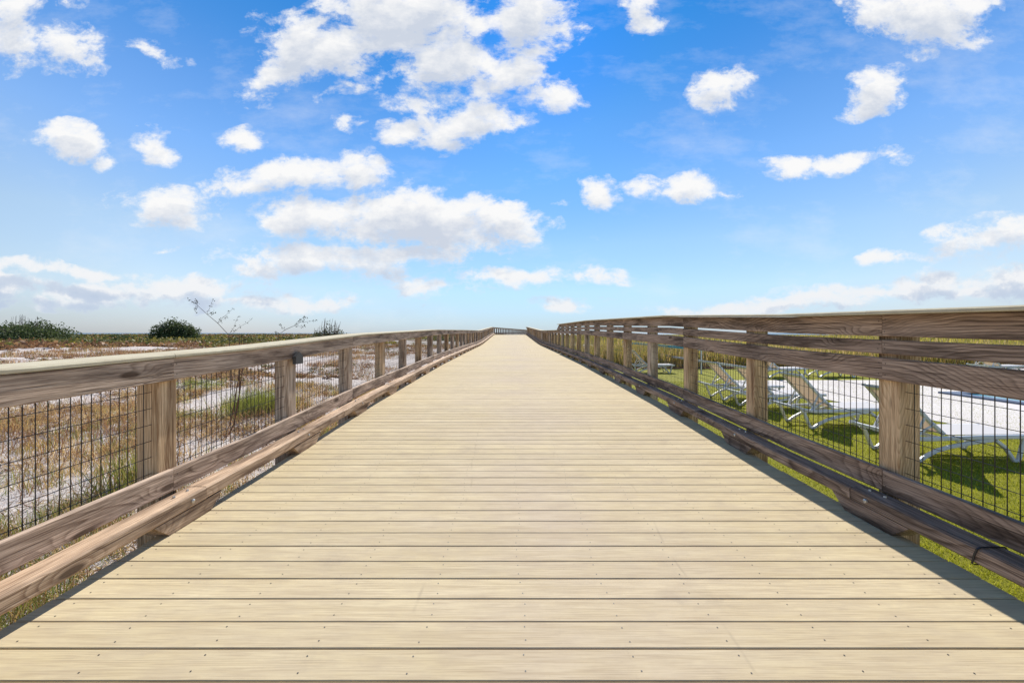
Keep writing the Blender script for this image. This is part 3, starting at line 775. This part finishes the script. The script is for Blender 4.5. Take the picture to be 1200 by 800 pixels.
# cloud field group
CL=[ # cx,cy,rx,ry,rot(deg),weight   in direction coordinates *466.7 about the vanishing point
 (385,55,95,52,-12,1),(470,25,120,62,0,1.05),(545,72,100,46,10,1),(622,25,55,62,0,.95),(650,108,42,22,15,.85),(325,95,52,24,-25,.9),(505,112,62,24,0,.75),(345,25,50,22,0,.7),
 (535,148,85,26,-4,1),(475,152,35,18,0,.8),
 (82,165,42,23,0,.95),(183,170,32,23,10,.9),(282,163,26,16,10,.8),(122,188,18,12,0,.7),
 (190,238,62,26,5,1),(225,255,40,14,8,.85),
 (340,206,88,24,-5,1),(425,198,48,24,-8,.95),(290,218,42,18,5,.85),
 (480,255,150,42,2,1.15),(580,262,70,34,0,1),(380,245,95,24,-3,.9),(330,255,45,20,0,.8),
 (370,303,130,24,2,1),(470,300,80,18,0,.9),(300,300,50,16,0,.8),
 (620,325,120,15,0,.9),(510,337,70,12,0,.75),(665,354,48,10,0,.8),(570,328,50,10,0,.7),
 (848,110,36,36,-25,.9),(1028,109,52,27,-18,1),(1085,20,85,42,0,1.0),(1015,4,45,14,0,.7),(1125,6,45,22,0,.9),
 (708,222,30,22,15,.9),(752,224,24,16,0,.65),(810,218,36,22,0,.95),(848,226,22,10,0,.5),
 (975,193,80,15,-6,.95),(750,12,30,36,-10,.8),
 (1160,277,75,26,-8,1),(1040,300,48,14,-6,.8),(1097,321,26,13,0,.85),(1050,341,140,15,-3,.9),(960,352,130,12,-3,.8),(860,360,120,9,-2,.7),(1190,330,40,24,0,.9),(1140,336,60,10,0,.7),
 (78,55,50,36,10,.9),(10,40,38,48,0,.85),(10,5,80,26,0,.75),(175,58,44,12,20,.55),(405,140,20,16,0,.6),
 (60,317,110,9,3,.85),(120,342,160,16,2,.95),(230,338,90,16,0,.95),(0,338,40,20,0,.9),(300,352,180,12,0,.75),(60,356,160,10,0,.7),(200,292,14,5,0,.5),(648,236,18,8,0,.5),(600,300,14,6,0,.45)]
gt=bpy.data.node_groups.new('cloud_field','ShaderNodeTree')
gt.interface.new_socket('Vector',in_out='INPUT',socket_type='NodeSocketVector'); gt.interface.new_socket('Field',in_out='OUTPUT',socket_type='NodeSocketFloat')
Gn=WN(gt); gi=Gn.n('NodeGroupInput'); go=Gn.n('NodeGroupOutput')
# warp lookup slightly so ellipses are not readable
wn=Gn.n('ShaderNodeTexNoise'); wn.inputs['Scale'].default_value=5.5; wn.inputs['Detail'].default_value=3
Gn.l(Gn.mapping(gi.outputs[0],scale=(1,1.5,1)),wn.inputs['Vector'])
w2=Gn.n('ShaderNodeVectorMath',operation='SUBTRACT'); Gn.l(wn.outputs['Color'],w2.inputs[0]); w2.inputs[1].default_value=(.5,.5,.5)
w3=Gn.n('ShaderNodeVectorMath',operation='MULTIPLY_ADD'); Gn.l(w2.outputs[0],w3.inputs[0]); w3.inputs[1].default_value=(.15,.085,0); Gn.l(gi.outputs[0],w3.inputs[2])
acc=None
for cx,cy,rx,ry,rot,wt_ in CL:
    mp=Gn.n('ShaderNodeMapping',vector_type='TEXTURE')
    mp.inputs['Location'].default_value=((cx-597)/466.7,(389.5-cy)/466.7,0); mp.inputs['Rotation'].default_value=(0,0,R(-rot)); mp.inputs['Scale'].default_value=(rx/466.7*1.32,ry/466.7*1.32,1)
    Gn.l(w3.outputs[0],mp.inputs['Vector'])
    gr=Gn.n('ShaderNodeTexGradient',gradient_type='QUADRATIC_SPHERE') if False else Gn.n('ShaderNodeTexGradient',gradient_type='SPHERICAL')
    Gn.l(mp.outputs[0],gr.inputs[0])
    val=Gn.math('MULTIPLY',gr.outputs['Fac'],wt_)
    acc=val if acc is None else Gn.math('MAXIMUM',acc,val)
d1=Gn.noise(Gn.mapping(gi.outputs[0],scale=(1,1.5,1)),8.0,12,.66,.15)
fld=Gn.math('ADD',acc,Gn.math('MULTIPLY',Gn.math('SUBTRACT',d1,.5),2.5))
fld=Gn.math('MULTIPLY',fld,Gn.math('MULTIPLY',acc,8.0,clamp=True))
Gn.l(fld,go.inputs[0])
def field(vec):
    g_=N.n('ShaderNodeGroup'); g_.node_tree=gt; N.l(vec,g_.inputs[0]); return g_.outputs[0]
f0=field(uv.outputs[0])
up=N.n('ShaderNodeVectorMath',operation='ADD'); N.l(uv.outputs[0],up.inputs[0]); up.inputs[1].default_value=(.006,.05,0)
f1=field(up.outputs[0])
dens=N.ramp(f0,[(.20,0),(.36,.30),(.52,.82),(.72,1)],'LINEAR')
dens=N.math('MULTIPLY',dens,front)
# thin wisps everywhere
wisp=N.ramp(N.noise(N.mapping(uv.outputs[0],scale=(1,2.2,1)),3.0,8,.65),[(.50,0),(.8,.34)])
wisp=N.math('MULTIPLY',wisp,front)
low=N.math('SUBTRACT',1.0,N.math('MULTIPLY',sp.outputs[2],1.0),clamp=True)
thick=N.ramp(f1,[(.20,0),(.95,1)])
shade=N.mix(thick,(1.0,1.0,1.0),(.64,.70,.81))
shade=N.mix(N.math('MULTIPLY',N.ramp(sp.outputs[2],[(.06,.75),(.20,0)]),N.ramp(f1,[(.12,.25),(.5,1)])),shade,(.52,.63,.80))
shade=N.mix(N.ramp(f0,[(.3,.25),(.6,0)]),shade,(.92,.96,1.0))
CLV=7.15
shade=N.mix(1.0,shade,(CLV,CLV,CLV),'MULTIPLY')
# regrade the model sky to the photograph's deeper, cyan-leaning blue: by height and by angle to the sun
GS=.095*2**.5
def sc(c,k): return tuple(x/k for x in c)
A=N.ramp(sp.outputs[2],[(0,sc((.060,.072,.112),.2)),(.03,sc((.078,.084,.113),.2)),(.10,sc((.125,.118,.122),.2)),(.21,sc((.155,.145,.136),.2)),(.36,sc((.136,.158,.176),.2)),(.45,sc((.114,.152,.180),.2)),(.54,sc((.070,.14,.183),.2)),(.62,sc((.042,.133,.183),.2)),(1,sc((.05,.12,.17),.2))])
dt=N.n('ShaderNodeVectorMath',operation='DOT_PRODUCT'); N.l(D_,dt.inputs[0]); dt.inputs[1].default_value=tuple(dirv)
B_=N.ramp(dt.outputs['Value'],[(.60,(1,1,1)),(.725,(.78,.88,.95)),(.88,(.55,.72,.82)),(.97,(.35,.6,.76)),(1,(.26,.5,.78))])
skyc=N.mix(1.0,sky.outputs[0],A,'MULTIPLY'); skyc=N.mix(1.0,skyc,B_,'MULTIPLY'); skyc=N.mix(1.0,skyc,(.2/GS,.2/GS,.2/GS),'MULTIPLY')
skyc=N.mix(wisp,skyc,shade)
back=N.math('MULTIPLY',N.math('SUBTRACT',.06,sp.outputs[1]),6.0,clamp=True)  # unseen clouds behind the camera, added to whiten the ambient light
back=N.math('MULTIPLY',back,N.ramp(sp.outputs[2],[(.02,0),(.12,1)]))
bc=N.math('MULTIPLY',back,N.ramp(N.noise(N.mapping(D_,scale=(1,1,2)),2.6,7,.6),[(.48,0),(.62,.45)]))
skyc=N.mix(bc,skyc,(CLV*.85,CLV*.86,CLV*.88))
fin=N.mix(dens,skyc,shade)
N.l(fin,bg.inputs[0]); bg.inputs[1].default_value=.095

cd=bpy.data.cameras.new('camera'); cam=bpy.data.objects.new('camera',cd); COL.objects.link(cam); S.camera=cam
cam.location=(0,0,H); cam.rotation_euler=(R(90),0,0); cd.lens=14; cd.sensor_width=36; cd.shift_x=.0025; cd.shift_y=-.0084
cd.clip_start=.05; cd.clip_end=40000
S.view_settings.view_transform='Standard'; S.view_settings.look='None'; S.view_settings.exposure=.5; S.view_settings.gamma=1
